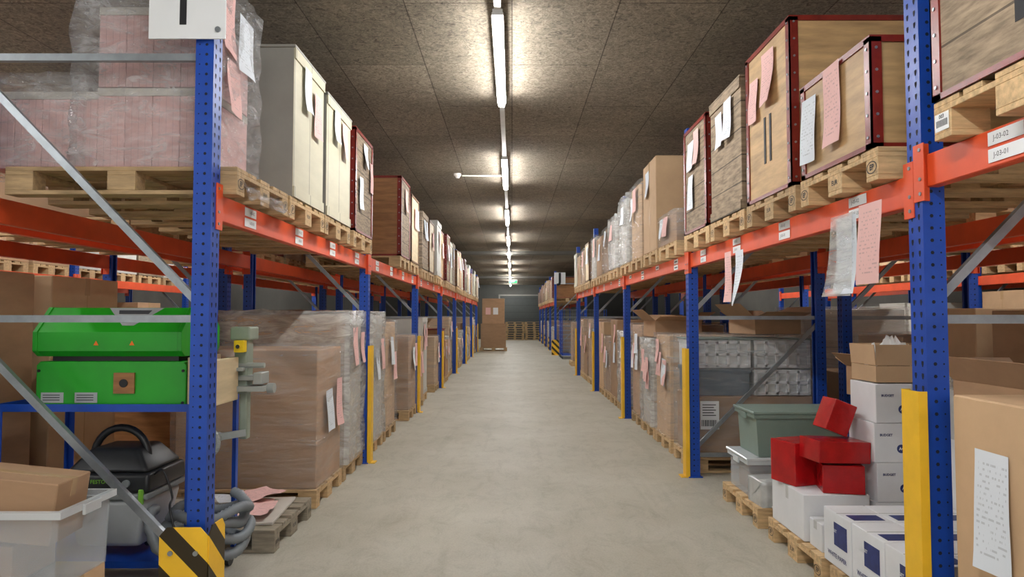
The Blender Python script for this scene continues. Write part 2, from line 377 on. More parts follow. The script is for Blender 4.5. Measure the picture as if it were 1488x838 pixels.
rack(-1,FL,YL,ZL,'blue and orange steel pallet rack lining the aisle, marked I',codes='I',textbays=2)
rack(1,FR,YR,ZR,'blue and orange steel pallet rack beside red parcels and crates',codes='J',zts=[2.16,ZR,ZR,ZR,ZR],textbays=2)
YR2=[27+3.7*k for k in range(5)]
rack(1,FR,YR2,ZR,'blue and orange pallet rack beyond the cross aisle, marked J')
rack(-1,2.95,YL[:6],ZL,'blue and orange pallet rack back to back with another',detail=False)
rack(1,3.12,YR,ZR,'blue and orange pallet rack back to back with another',detail=False)
rack(-1,6.9,YL[:4],ZL,'blue and orange pallet rack against the outer wall',detail=False)
rack(1,6.9,YR[1:],ZR,'blue and orange pallet rack against the outer wall',detail=False)

# guards
def guard(side,xf,y,h=1.2,striped=False):
    b=B()
    b.box(-.006,0,-.06,.06,0,h); b.box(0,.03,-.06,-.054,0,h); b.box(0,.03,.054,.06,0,h)
    b.box(-.05,.0,-.06,.06,0,.008)
    put('column_guard',b.mesh('column_guard',['stripe_paint' if striped else 'yellow_paint']),(side*(xf-.036),y,0),(0,0,0 if side>0 else pi),label='tall yellow steel guard in front of a rack upright'+(' with stripes' if striped else ''),cat='column guard',group='column guards')
for y in YL[1:]: guard(-1,FL,y)
for y in YR[1:]: guard(1,FR,y)
for y in YR2[1:]: guard(1,FR,y,.6,True)
def corner_guard(x,y,s,lab,h=.5,w=.115):
    r=root('corner_guard',lab,'column guard',(x,y,0))
    def plate_poly(w): return [(-w,0),(w,0),(w,h-.04),(w-.035,h),(-w+.035,h),(-w,h-.04)]
    b=B(); b.prism(plate_poly(w),-.103,-.097,0); put('front_plate',b.mesh('front_plate',['stripe_paint']),parent=r)
    t=B(); t.prism([(-.097,0),(.08,0),(.08,h-.04),(.05,h),(-.06,h),(-.097,h-.04)],-.003,.003)
    mt=Matrix.Translation((s*(w+.003),0,0))@Matrix.Rotation(pi/2,4,'Z'); t.v=[tuple(mt@Vector(v)) for v in t.v]
    put('side_plate',t.mesh('side_plate',['stripe_paint']),parent=r)
    b=B(); b.box(-w,w,-.15,-.0,0,.01); put('base_plate',b.mesh('base_plate',['yellow_paint']),parent=r)
    for xx in (-.06,.06):
        b=B(); b.cyl((xx,-.104,h-.12),(xx,-.112,h-.12),.012,10); put('bolt',b.mesh('bolt',['galvanised']),parent=r)
corner_guard(-1.56,3.39,1,'low yellow and black striped corner guard around the first upright')
corner_guard(1.72,26.9,-1,'yellow and black striped guard at a distant rack end',.6,.16)
corner_guard(2.9,26.9,-1,'yellow and black striped guard at a distant rack end',.6,.16)

# signs
b=B(); b.box(-.19,.19,-.004,.004,0,.33); b.addmesh(tmesh('I',.27,.004),tmtx((-.02,-.0055,.155)),1)
r=put('aisle_sign',b.mesh('aisle_sign',['sign_white','ink'],),(-1.61,3.33,2.875),label='white square aisle sign with black letter I on blue upright',cat='sign')
b=B(); b.cyl((.155,-.005,.045),(.155,-.014,.045),.014,12); put('bolt',b.mesh('bolt',['galvanised']),parent=r)
b=B(); b.box(-.22,.22,-.004,.004,0,.46); b.addmesh(tmesh('J',.52,.02),tmtx((0,-.008,.23)),1)
put('aisle_sign',b.mesh('aisle_sign',['sign_white','ink']),(1.88,26.8,2.78),label='white square aisle sign with black letter J on rack end',cat='sign')

# ------------------------------------------------------------------ pallets
def pallet_mesh(m):
    b=B()
    ty=[(-.4,.145),(-.2325,.1),(-.0725,.145),(.1325,.1),(.255,.145)]
    for y,w in ty: b.box(-.6,.6,y,y+w,.122,.144)
    for x in (-.6,-.0725,.455): b.box(x,x+.145,-.4,.4,.1,.122)
    for x in (-.6,-.0725,.455):
        for y,w in ((-.4,.1),(-.0725,.145),(.3,.1)): b.box(x,x+.145,y,y+w,.022,.1)
    for y,w in ((-.4,.1),(-.0725,.145),(.3,.1)): b.box(-.6,.6,y,y+w,0,.022)
    return b.mesh('pallet',[m],bevel=.002)
PW=pallet_mesh('pallet_wood'); PG=pallet_mesh('pallet_grey')
def pallet(side,y,z,face,under='a load',grey=False,mark=None,rot=0,x=None,group='euro pallets'):
    x=side*(face+.6) if x is None else x
    w='grey weathered' if grey else 'pale'
    o=put('euro_pallet',PG if grey else PW,(x,y,z),(0,0,rot),label='%s wooden euro pallet %s'%(w,under),cat='pallet',group=group)
    if mark=='tag':
        b=B(); b.box(-side*.602-.0005,-side*.602+.0005,.31,.39,.03,.095,0)
        for q in range(9): b.box(-side*.6032-.0003,-side*.6032+.0003,.318+.0075*q,.318+.0075*q+.0035,.045,.07,1)
        b.addmesh(tmesh('003',.02,.0005),tmtx((-side*.6035,.35,.082),side),1)
        put('barcode_label',b.mesh('barcode_label',['sign_white','ink']),parent=o)
    elif mark:
        for yy,tx in ((-.35,mark),(.35,mark),(0,'EUR')):
            b=B(); 
            if tx=='EUR': b.addmesh(tmesh('EUR',.034,.0006),tmtx((-side*.602,yy,.061),side))
            else:
                b.addmesh(tmesh('EP',.036,.001),tmtx((-side*.602,yy,.061),side)); b.ring((-side*.602,yy,.061),.043,.028,.14,side)
            put('brand_mark',b.mesh('brand_mark',['ink']),parent=o)
    return o

def sheet_mesh(w,h,m,sd,lift=.02,nx=-1):
    b=B(); nu,nv=4,8; rr=random.Random(sd); ph=rr.uniform(0,6); lf=rr.uniform(.3,1)*lift; sk=rr.uniform(-.04,.04)
    vs=[]
    for j in range(nv+1):
        for i in range(nu+1):
            u=i/nu-.5; v=j/nv
            x=nx*(.004+lf*v*v*(1+.5*math.sin(ph+u*3))+.004*math.sin(v*5+ph))
            vs.append((x,u*w+sk*v*h,-v*h))
    fs=[(j*(nu+1)+i,j*(nu+1)+i+1,(j+1)*(nu+1)+i+1,(j+1)*(nu+1)+i) for j in range(nv) for i in range(nu)]
    b.add(vs,fs); return b.mesh('paper_sheet',[m],smooth=True)
def docs_on(r,side,hx,docs):
    for k,(y,zt,w,h,c) in enumerate(docs):
        put('paper_sheet',sheet_mesh(w,h,'paper_pink' if c=='p' else 'paper_white',random.random(),.025,-side),(-side*(hx+.002),y,zt),(R(-.05,.05),0,0),r,label=('pink' if c=='p' else 'white')+' printed paper sheet')

def shell_mesh(name,sx,sy,sz,amp,m,sd=0,n=9,bulge=.0,frq=6.):
    b=B()
    def pt(u,v,w):
        p=Vector((u*sx/2,v*sy/2,w*sz)); nn=noise.noise(Vector((p.x*frq+sd,p.y*frq,p.z*frq*.7)))
        d=Vector((u if abs(u)==1 else 0,v if abs(v)==1 else 0,1 if w==1 else 0))
        return p+d*(.006+amp*(nn*.5+.5)) + Vector((-u,-v,0))*bulge*(1-abs(2*w-1))
    def grid(fn):
        n0=len(b.v)
        for j in range(n+1):
            for i in range(n+1): b.v.append(tuple(fn(i/n,j/n)))
        for j in range(n):
            for i in range(n): b.f.append((n0+j*(n+1)+i,n0+j*(n+1)+i+1,n0+(j+1)*(n+1)+i+1,n0+(j+1)*(n+1)+i)); b.m.append(0)
    grid(lambda a,c:pt(-1,2*a-1,c)); grid(lambda a,c:pt(1,2*a-1,c)); grid(lambda a,c:pt(2*a-1,-1,c)); grid(lambda a,c:pt(2*a-1,1,c)); grid(lambda a,c:pt(2*a-1,2*c-1,1))
    me=b.mesh(name,[m],smooth=True)
    bm=bmesh.new(); bm.from_mesh(me); bmesh.ops.remove_doubles(bm,verts=bm.verts,dist=.001); bmesh.ops.recalc_face_normals(bm,faces=bm.faces); bm.to_mesh(me); bm.free()
    return me

STY={
 'crate_red':('wooden_crate','plywood shipping crate with dark red riveted edges',('plywood','plywood'),'red_trim'),
 'crate_redold':('wooden_crate','weathered grey wooden crate with dark red edges',('old_wood','old_wood'),'red_trim'),
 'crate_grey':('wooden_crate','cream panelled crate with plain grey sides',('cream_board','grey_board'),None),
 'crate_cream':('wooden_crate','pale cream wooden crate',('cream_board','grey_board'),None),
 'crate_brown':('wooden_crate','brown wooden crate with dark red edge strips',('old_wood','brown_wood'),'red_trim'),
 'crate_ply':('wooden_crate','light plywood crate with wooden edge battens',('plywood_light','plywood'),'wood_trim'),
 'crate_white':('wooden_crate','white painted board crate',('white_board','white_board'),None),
 'crate_old':('wooden_crate','old weathered wooden crate',('old_wood','old_wood'),None),
 'carton':('cardboard_box','large brown cardboard box',('cardboard','cardboard'),None),
 'carton_light':('cardboard_box','large light brown cardboard box',('cardboard_light','cardboard_light'),None),
 'wrap_brown':('wrapped_load','brown cardboard box wrapped in clear stretch film',('cardboard','cardboard'),None),
 'wrap_tan':('wrapped_load','light brown box wrapped in clear stretch film',('cardboard_light','cardboard_light'),None),
 'wrap_grey':('wrapped_load','pale grey load wrapped in clear stretch film',('cardboard_grey','cardboard_grey'),None),
 'wrap_milky':('wrapped_load','load under shiny milky plastic wrapping',('cardboard_grey','cardboard_light'),None),
}
def thing(style,x,y,z,sx,sy,sz,side,docs=None,where='on a pallet',group=None,rotz=0,extra=None):
    nm,lab,ms,trim=STY[style]
    cat={'wooden_crate':'crate','cardboard_box':'box','wrapped_load':'wrapped box'}[nm]
    r=root(nm,'%s %s'%(lab,where),cat,(x,y,z),(0,0,rotz),group)
    hx,hy=sx/2,sy/2
    inset=.012 if 'wrap' in style else 0
    b=B(); b.box(-hx+inset,hx-inset,-hy+inset,hy-inset,0,sz-inset)
    me=b.mesh('body',ms,bevel=.006 if nm!='wooden_crate' else .003)
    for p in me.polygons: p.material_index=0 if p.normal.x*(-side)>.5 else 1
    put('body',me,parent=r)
    if nm=='wooden_crate':
        if trim:
            w=.045; t=.008
            for ex in (-1,1):
                for ey in (-1,1):
                    b=B()
                    b.box(ex*hx-(0 if ex>0 else t),ex*hx+(t if ex>0 else 0),min(ey*(hy+t),ey*(hy-w)),max(ey*(hy+t),ey*(hy-w)),-.0,sz)
                    b.box(min(ex*(hx+t),ex*(hx-w)),max(ex*(hx+t),ex*(hx-w)),ey*hy-(0 if ey>0 else t),ey*hy+(t if ey>0 else 0),0,sz)
                    zz=.05
                    while zz<sz:
                        b.cyl((ex*(hx+t),ey*(hy-w*.45),zz),(ex*(hx+t+.004),ey*(hy-w*.45),zz),.007,6,1)
                        b.cyl((ex*(hx-w*.45),ey*(hy+t),zz),(ex*(hx-w*.45),ey*(hy+t+.004),zz),.007,6,1); zz+=.1
                    put('edge_trim',b.mesh('edge_trim',[trim,'galvanised']),parent=r)
            for nm2,z0,z1 in (('top_trim',sz-w*.5,sz+t),('bottom_trim',0,w*.5)):
                b=B()
                b.box(-hx-t,hx+t,-hy-t,-hy,z0,z1); b.box(-hx-t,hx+t,hy,hy+t,z0,z1); b.box(-hx-t,-hx,-hy,hy,z0,z1); b.box(hx,hx+t,-hy,hy,z0,z1)
                me=b.mesh(nm2,[trim]); bm=bmesh.new(); bm.from_mesh(me); bmesh.ops.remove_doubles(bm,verts=bm.verts,dist=.0001); bm.to_mesh(me); bm.free()
                put(nm2,me,parent=r)
        else:
            b=B(); t=.012
            b.box(-hx-t,hx+t,-hy-t,hy+t,sz,sz+.018)
            put('lid',b.mesh('lid',[ms[1]],bevel=.003),parent=r)
            for zz in (.0,sz-.07):
                b=B(); b.box(min(-side*hx,-side*(hx+.01)),max(-side*hx,-side*(hx+.01)),-hy,hy,zz,zz+.07)
                put('batten',b.mesh('batten',[ms[0]]),parent=r)
        if extra=='stencil':
            X=-side*(hx+.002)
            for yy in (-.17,-.05):
                b=B(); b.box(X,X+.0005,yy-.022,yy+.022,sz*.12,sz*.42); put('ventilation_slot',b.mesh('ventilation_slot',['ink']),parent=r)
        if extra=='slots':
            X=-side*hx
            for yy in (-.05,.04):
                b=B(); b.box(min(X,X-side*.004),max(X,X-side*.004),yy-.014,yy+.014,sz*.22,sz*.52); put('ventilation_slot',b.mesh('ventilation_slot',['ink']),parent=r)
    else:
        b=B(); e=.0012
        b.box(-hx-.0,hx,-.028,.028,sz-.001,sz+e)
        if 'wrap' not in style:
            b.box(min(-side*hx,-side*(hx+e)),max(-side*hx,-side*(hx+e)),-.028,.028,sz-.12,sz)
            b.box(min(-side*hx,-side*(hx+e)),max(-side*hx,-side*(hx+e)),-.003,.003,sz*.0,sz-.12)
        put('packing_tape',b.mesh('packing_tape',['tape']),parent=r)
        if 'wrap' in style:
            mm='milky_film' if style=='wrap_milky' else 'stretch_film'
            amp=.045 if style=='wrap_milky' else .02
            put('stretch_wrap',shell_mesh('stretch_wrap',sx,sy,sz,amp,mm,random.random()*50,12,0,8),parent=r)
            hx+=amp*.6
    if docs: docs_on(r,side,hx+(.01 if (trim or nm=='wooden_crate') else .0),docs)
    return r
def rdocs(sy,sz,n):
    return [(R(-sy*.3,sy*.3),sz*R(.7,.95),R(.16,.21),R(.26,.36),random.choice('ppw')) for k in range(n)]
def load(side,y,zb,h,style,face,sy=.76,sx=1.14,docs=None,level='upper',grey=False,mark=None,extra=None):
    nm=STY[style][0].replace('_',' ')
    pallet(side,y,zb+.0015,face,'under a '+nm+(' on rack beams' if level=='upper' else ' on the floor'),grey,mark,group='euro pallets on the '+('rack beams' if level=='upper' else 'floor'))
    x=side*(face+sx/2)
    return thing(style,x,y,zb+.148,sx,sy,h,side,docs,'up on the rack' if level=='upper' else 'on a floor pallet',group=nm+'s at '+('upper' if level=='upper' else 'floor')+' level',extra=extra)

AL=1.42; AR=1.60; BL=1.53; BR=1.74
# ---- left upper bay 1
pallet(-1,3.9,ZL+.0015,AL,'under plastic wrapped archive boxes',mark='EPAL',group='euro pallets on the rack beams')
def archive(x,y,z,sx,sy,sz):
    r=root('archive_box','pale pink cardboard archive box inside clear stretch wrap','box',(x,y,z),group='pink archive boxes in stretch wrap')
    b=B(); b.box(-sx/2,sx/2,-sy/2,sy/2,0,sz*.9); put('body',b.mesh('body',['pink_board'],bevel=.003),parent=r)
    b=B(); b.box(-sx/2-.0005,sx/2+.0005,-sy/2-.002,sy/2+.002,sz*.9,sz-.002); put('lid',b.mesh('lid',['cardboard_grey'],bevel=0),parent=r)
for k in range(8):
    archive(-1.68-.145*k,3.83,ZL+.148,.1435,.54,.43 if k<4 else .41)
for k in range(4):
    archive(-1.68-.145*k,3.83,ZL+.148+.434,.1435,.54,.43)
r=root('stretch_wrap_cover','crinkled glossy stretch film around stacked pink archive boxes','stretch wrap',(-2.12,3.83,ZL+.15))
put('film_sheet',shell_mesh('film_sheet',.68,.6,1.02,.05,'glossy_film',3,22,0,9),(.2,0,0),parent=r)
put('film_sheet',shell_mesh('film_sheet',.66,.6,.47,.04,'glossy_film',9,14,0,9),(-.48,0,0),parent=r)
b=B(); n=14; vs=[]
for j in range(n+1):
    for i in range(n+1):
        u=i/n; v=j/n
        vs.append((.0+.1*u+.04*noise.noise(Vector((v*8,u*5,1))),-.3+.66*v,.02+.04*noise.noise(Vector((u*6,v*9,4)))-.17*u))
b.add(vs,[(j*(n+1)+i,j*(n+1)+i+1,(j+1)*(n+1)+i+1,(j+1)*(n+1)+i) for j in range(n) for i in range(n)])
put('film_tail',b.mesh('film_tail',['glossy_film'],smooth=True),(.64,.05,0),parent=r)
docs_on(r,-1,.56,[(-.16,1.0,.2,.35,'p'),(.1,.95,.2,.34,'w'),(-.06,.64,.18,.3,'p')])
load(-1,4.74,ZL,.98,'crate_grey',AL,.7,docs=[(-.1,.92,.15,.3,'w'),(.15,.82,.17,.32,'p')],mark='EPAL')
load(-1,5.56,ZL,.93,'crate_cream',AL,.76,docs=[(-.12,.87,.17,.26,'w'),(.14,.84,.17,.3,'p')],mark='EPAL')
load(-1,6.5,ZL,.94,'crate_brown',AL,.76,docs=[(.02,.87,.18,.22,'w'),(-.18,.52,.15,.3,'w'),(.28,.75,.12,.3,'p')],mark='EPAL')
load(-1,9.05,ZL,1.02,'crate_brown',AL,.76,docs=[(0,.9,.2,.3,'p')])
load(-1,9.95,ZL,.95,'crate_ply',AL,.76,docs=[(0,.8,.2,.3,'p'),(.2,.8,.15,.3,'w')])
sty_u=['crate_cream','crate_ply','crate_brown','crate_white','crate_grey','crate_red','crate_old']
for i in range(2,7):
    for k in range(4):
        y=YL[i]+.48+k*.9
        load(-1,y,ZL,R(.85,1.02) if i<5 else R(.7,1.0),sty_u[(i*3+k*2)%7],AL+R(-.02,.03),.74,docs=rdocs(.74,.95,2 if i<5 else 1))
# ---- right upper
load(1,2.16,2.16,1.05,'crate_redold',AR,.78,mark='tag',extra='stencil')
load(1,3.36,ZR,.5,'crate_red',AR,.72,docs=[(.25,.42,.17,.35,'w'),(-.02,.5,.17,.4,'p')],mark='EPAL')
load(1,4.23,ZR,.98,'crate_red',AR,.72,docs=[(.2,.8,.15,.28,'p'),(-.05,.9,.2,.33,'p')],mark='EPAL',extra='slots')
load(1,5.08,ZR,.93,'crate_old',AR,.72,docs=[(.1,.8,.16,.26,'w'),(-.12,.85,.17,.3,'w')],mark='EPAL')
load(1,5.92,ZR,.93,'crate_redold',AR,.72,docs=[(.1,.8,.2,.25,'w'),(-.1,.86,.15,.3,'p'),(.1,.5,.15,.3,'w')])
load(1,7.02,ZR,.3,'wrap_brown',AR,.72,docs=[(0,.28,.2,.2,'p'),(.2,.28,.15,.2,'w')])
load(1,7.9,ZR,1.05,'carton_light',AR,.72,docs=[(.1,.95,.2,.3,'w')])
load(1,8.78,ZR,.95,'wrap_tan',AR,.74,docs=[(0,.9,.2,.3,'p'),(.2,.8,.15,.3,'w')])
load(1,9.65,ZR,.92,'wrap_milky',AR,.74,docs=[(0,.8,.2,.25,'w')])
load(1,10.75,ZR,.8,'wrap_milky',AR,.72,docs=[(0,.7,.2,.25,'p')])
load(1,11.6,ZR,.75,'wrap_brown',AR,.74,docs=[(0,.7,.2,.25,'w')])
for y,st,h in ((12.5,'carton',.7),(13.35,'wrap_grey',.8),(14.5,'crate_ply',.8),(15.4,'wrap_tan',.75),(16.3,'carton_light',.7),(17.1,'crate_cream',.8)):
    load(1,y,ZR,h,st,AR,.74,docs=rdocs(.74,h,1))
for i in range(4):
    for k in range(4):
        load(1,YR2[i]+.48+.9*k,ZR,R(.6,.95),random.choice(['crate_brown','carton','crate_ply','wrap_brown']),AR,.74,docs=rdocs(.7,.8,1) if i<2 else None)
        load(1,YR2[i]+.48+.9*k,0,R(.7,1.2),random.choice(['wrap_grey','carton','wrap_brown']),BR,.74,level='floor')

# ---- left lower
ep=pallet(-1,4.8,.0,BL-.02,'lying almost empty with cardboard sheets on top',grey=True,mark='EUR',group='euro pallets on the floor')
load(-1,5.8,0,1.1,'wrap_brown',BL,.76,docs=[(-.1,.75,.2,.34,'w'),(.2,.82,.18,.4,'p')],level='floor')
load(-1,6.66,0,1.38,'wrap_milky',BL,.68,docs=[(-.1,1.25,.2,.36,'p'),(.2,1.2,.16,.3,'p')],level='floor')
load(-1,7.75,0,1.38,'wrap_milky',BL,.74,docs=[(.2,1.1,.2,.35,'p'),(-.1,1.0,.2,.35,'w')],level='floor')
load(-1,8.65,0,1.3,'wrap_tan',BL,.74,docs=[(.0,1.1,.2,.35,'w'),(.2,.9,.2,.35,'p')],level='floor')
load(-1,10.3,0,1.08,'wrap_brown',BL-.04,.72,docs=[(.0,.9,.2,.35,'w'),(.22,.95,.2,.35,'p')],level='floor')
ls=['wrap_tan','carton','wrap_milky','wrap_brown','carton_light','wrap_grey','crate_brown','wrap_tan','crate_white']
for i in range(2,7):
    for k in range(4):
        y=YL[i]+.5+k*.9
        if (i*4+k)%7==3: continue
        h=R(.7,1.4)
        load(-1,y,0,h,ls[(i*2+k*4)%9],BL+R(-.03,.06),.72,docs=rdocs(.74,h,3 if i<5 else 1),level='floor')
pallet(-1,30.4,0,0,'under two stacked boxes in the aisle',x=-.82,group='euro pallets on the floor')
thing('carton',-.82,30.4,.146,1.1,.76,1.05,-1,where='standing in the aisle on a pallet')
r=thing('carton',-.82,30.4,1.2,.98,.72,1.1,-1,where='stacked on another large box')
for k,xx in enumerate((-.23,.1)):
    b=B(); b.box(-.11,.11,-.002,.0,0,.3); put('paper_sheet',b.mesh('paper_sheet',['sign_white' if k else 'paper_pink']),(xx,-.362,.4),parent=r)
# ---- right lower
for y,st,h in ((7.95,'wrap_tan',1.15),(8.8,'wrap_milky',1.05),(9.6,'wrap_brown',1.25),(10.75,'wrap_milky',1.1),(11.65,'carton',1.3),(12.5,'wrap_brown',1.0),(13.3,'carton_light',1.25),(14.45,'wrap_grey',1.1),(15.3,'wrap_brown',1.3),(16.2,'carton',1.0),(17.05,'wrap_tan',1.3)):
    load(1,y,0,h,st,BR,.72,docs=rdocs(.74,h,4 if y<10 else 2),level='floor')

# back rows
for i in range(5):
    for k in range(4):
        y=YL[i]+.48+k*.9
        for zb,lv in ((0,'floor'),(ZL,'upper')):
            if random.random()<.12: continue
            h=R(.8,1.4) if lv=='floor' else R(.5,1.0)
            if i==0 and k<2 and lv=='floor': h=1.62
            load(-1,y,zb,h,random.choice(['carton','carton_light','wrap_grey','crate_brown','wrap_brown']),2.98,.74,level=lv)
for i in range(1,5):
    for k in range(4):
        y=YR[i]+.48+k*.9
        for zb,lv in ((0,'floor'),(ZR,'upper')):
            if random.random()<.1: continue
            h=R(.8,1.45) if lv=='floor' else R(.5,1.0)
            load(1,y,zb,h,random.choice(['carton','carton_light','wrap_grey','carton','wrap_brown']),3.2,.74,level=lv)
for side,Y in ((-1,YL),(1,YR[1:])):
    for i in range(3):
        for k in range(4):
            y=Y[i]+.48+k*.9
            for zb,lv in ((0,'floor'),(ZR+.03,'upper')):
                h=R(1.2,1.75) if lv=='floor' else R(.7,1.15)
                load(side,y,zb,h,random.choice(['carton','carton_light','crate_white','crate_old']),6.95,.82,level=lv)

# ------------------------------------------------------------------ hanging papers
def hang(x,y,z,w,h,c,ry=0):
    put('hanging_paper',sheet_mesh(w,h,'paper_pink' if c=='p' else 'paper_white' if c=='w' else 'milky_film',random.random(),.05,-1),(x,y,z),(0,0,ry),label='%s hanging from the orange beam'%('pink paper sheet' if c=='p' else 'white paper sheet' if c=='w' else 'translucent document pouch'),cat='paper',group='papers hanging from the beam')
hang(1.635,3.1,2.02,.2,.37,'p'); hang(1.64,3.32,1.99,.2,.38,'w'); hang(1.625,3.34,2.0,.22,.4,'f')
hang(1.645,4.92,1.98,.17,.4,'w'); hang(1.64,5.15,1.99,.15,.38,'p')

# ------------------------------------------------------------------ wrapped storage bins
pallet(1,7.02,.0015,BR,'under wrapped plastic storage crates',group='euro pallets on the floor')
X0=1.76
thing('carton',X0+.58,7.0,.148,1.14,.7,.58,1,where='under plastic storage crates')
def crate_grid(x,y,z,sx,sy,sz,lab,m):
    r=root('storage_crate',lab,'storage crate',(x,y,z),group='plastic storage crates in stretch wrap')
    b=B(); b.tub(sx,sy,sz,.004,.95,0,.012); put('crate_shell',b.mesh('crate_shell',[m],bevel=0),parent=r)
    if m=='frosted_crate':
        b=B(); n=5
        for i in range(n+1):
            xx=-sx*.47+i*sx*.94/n; b.box(xx-.012,xx+.012,-sy/2-.008,-sy/2+.012,.01,sz-.01)
        for zz in (.02,sz*.5,sz-.02): b.box(-sx*.47,sx*.47,-sy/2-.008,-sy/2+.012,zz-.013,zz+.013)
        put('crate_rib',b.mesh('crate_rib',['white_carton']),parent=r)
        b=B(); b.box(-sx*.42,sx*.42,-sy*.4,sy*.4,.01,sz*.7); put('crate_contents',b.mesh('crate_contents',['cardboard_grey']),parent=r)
    else:
        b=B(); b.box(-sx/2,sx/2,-sy/2,sy/2,sz-.001,sz+.012); put('lid',b.mesh('lid',[m],bevel=.003),parent=r)
crate_grid(X0+.29,7.0,.735,.55,.66,.25,'slate grey plastic storage bin with lid','slate_plastic')
crate_grid(X0+.87,7.0,.735,.55,.66,.25,'white translucent ribbed storage crate','frosted_crate')
crate_grid(X0+.29,7.0,1.0,.55,.66,.27,'white translucent ribbed storage crate','frosted_crate')
crate_grid(X0+.87,7.0,1.0,.55,.66,.27,'white translucent ribbed storage crate','frosted_crate')
b=B(); b.box(-.58,.58,-.34,.34,0,.012); put('lid_sheet',b.mesh('lid_sheet',['sage_plastic'],bevel=.003),(X0+.58,7.0,1.275),label='flat green cover sheet lying on the stacked crates',cat='cover sheet')
put('stretch_wrap_cover',shell_mesh('stretch_wrap_cover',1.18,.73,1.16,.012,'stretch_film',5,14),(X0+.58,7.0,.15),label='clear stretch film wrapped around stacked storage crates',cat='stretch wrap')
b=B(); b.box(-.09,.09,-.002,0,0,.27,0)
rr=random.Random(3); x=-.08
while x<.07:
    w=rr.uniform(.002,.007); b.box(x,x+w,-.003,-.002,.03,.09,1); x+=w+rr.uniform(.002,.006)
for q in range(5): b.box(-.07,.06-.02*(q%2),-.003,-.002,.13+.025*q,.138+.025*q,1)
put('shipping_label',b.mesh('shipping_label',['sign_white','ink']),(X0+.14,6.605,.42),label='white shipping label with barcode on wrapped crates',cat='label')

def open_box(x,y,z,sx,sy,sz,lab,rot=0,m='cardboard',flaps=(35,50,40,60)):
    r=root('open_cardboard_box',lab,'box',(x,y,z),(0,0,rot)); hx,hy=sx/2,sy/2; t=.005
    b=B(); b.box(-hx,hx,-hy,-hy+t,0,sz); b.box(-hx,hx,hy-t,hy,0,sz); b.box(-hx,-hx+t,-hy+t,hy-t,0,sz); b.box(hx-t,hx,-hy+t,hy-t,0,sz); b.box(-hx+t,hx-t,-hy+t,hy-t,0,t)
    put('body',b.mesh('body',[m]),parent=r)
    fl=min(sx,sy)*.42
    for k,a in enumerate(flaps):
        b=B(); L=sx if k%2==0 else sy
        b.box(-L/2,L/2,0,fl,-.002,.002)
        rz=[pi,-pi/2,0,pi/2][k]; lc=[(0,-hy,sz+.003),(hx,0,sz+.003),(0,hy,sz+.003),(-hx,0,sz+.003)][k]
        o=put('flap',b.mesh('flap',[m]),lc,parent=r); o.rotation_euler=(math.radians(a-20),0,rz)
    return r
open_box(X0+.82,7.0,1.33,.5,.5,.16,'small open brown cardboard box on wrapped crates',.2)
open_box(X0+.3,8.8,1.25,.6,.5,.2,'open brown cardboard box on a wrapped load',.1)

# ------------------------------------------------------------------ right bay 1 floor goods
for y in (3.4,4.3,5.3):
    pallet(1,y,0,BR,'under boxes and plastic tubs beside the aisle',mark='EPAL',group='euro pallets on the floor')
def paper_box(x,y,z,full=True,lab='white carton of copy paper with navy printing',sz=.29):
    sx,sy=.225,.31
    r=root('paper_carton',lab,'paper box',(x,y,z),group='cartons of copy paper')
    b=B(); b.box(-sx/2,sx/2,-sy/2,sy/2,0,sz); put('body',b.mesh('body',['white_carton'],bevel=.003),parent=r)
    b=B(); b.box(-sx/2-.0006,sx/2+.0006,-.004,.004,sz-.0003,sz+.0006); put('flap_seam',b.mesh('flap_seam',['machine_grey']),parent=r)
    e=.0015
    if full:
        b=B(); b.box(-sx/2-e,-sx/2,-sy*.36,sy*.1,sz*.4,sz*.82); put('printed_panel',b.mesh('printed_panel',['navy_print']),parent=r)
        b=B(); b.box(-sx*.4,sx*.16,-sy/2-e,-sy/2,sz*.4,sz*.82); put('printed_panel',b.mesh('printed_panel',['navy_print']),parent=r)
        b=B(); b.box(-sx*.36,sx*.36,-sy*.42,-sy*.12,sz,sz+e); put('printed_panel',b.mesh('printed_panel',['navy_print']),parent=r)
        for loc,sd,s1 in (((-sx/2-e*1.6,0,sz*.2),1,.034),((0,-sy/2-e*1.6,sz*.2),0,.027)):
            b=B(); b.addmesh(tmesh('WHITE PAPER',s1,.0004),tmtx(loc,sd)); put('printed_text',b.mesh('printed_text',['navy_print']),parent=r)
        b=B(); b.addmesh(tmesh('BUDGET',.022,.0005),tmtx((-sx/2-e*1.8,.04,sz*.66),1)); put('printed_text',b.mesh('printed_text',['white_carton']),parent=r)
        b=B(); b.addmesh(tmesh('BUDGET',.02,.0005),tmtx((-.025,-sy/2-e*1.8,sz*.66),0)); put('printed_text',b.mesh('printed_text',['white_carton']),parent=r)
    else:
        b=B(); b.cyl((.05,-sy/2,sz*.35),(.05,-sy/2-.001,sz*.35),.026,20); b.addmesh(tmesh('A4',.024,.001),tmtx((.05,-sy/2-.002,sz*.35),0),1)
        put('printed_mark',b.mesh('printed_mark',['navy_print','white_carton']),parent=r)
        b=B(); b.addmesh(tmesh('BUDGET',.02,.0006),tmtx((-.04,-sy/2-.002,sz*.7),0),0)
        put('printed_mark',b.mesh('printed_mark',['navy_print','white_carton']),parent=r)
for i,x in enumerate((1.87,2.1,2.33)):
    for y in (3.745,3.425,3.11): paper_box(x,y,.146)
for k in range(4):
    paper_box(2.31+(.008 if k%2 else -.006),4.32,.146+.237*k,False,'plain white carton stacked in a column, small blue mark',.235)
    paper_box(2.55,4.32,.146+.237*k,False,'plain white carton stacked in a column, small blue mark',.235)
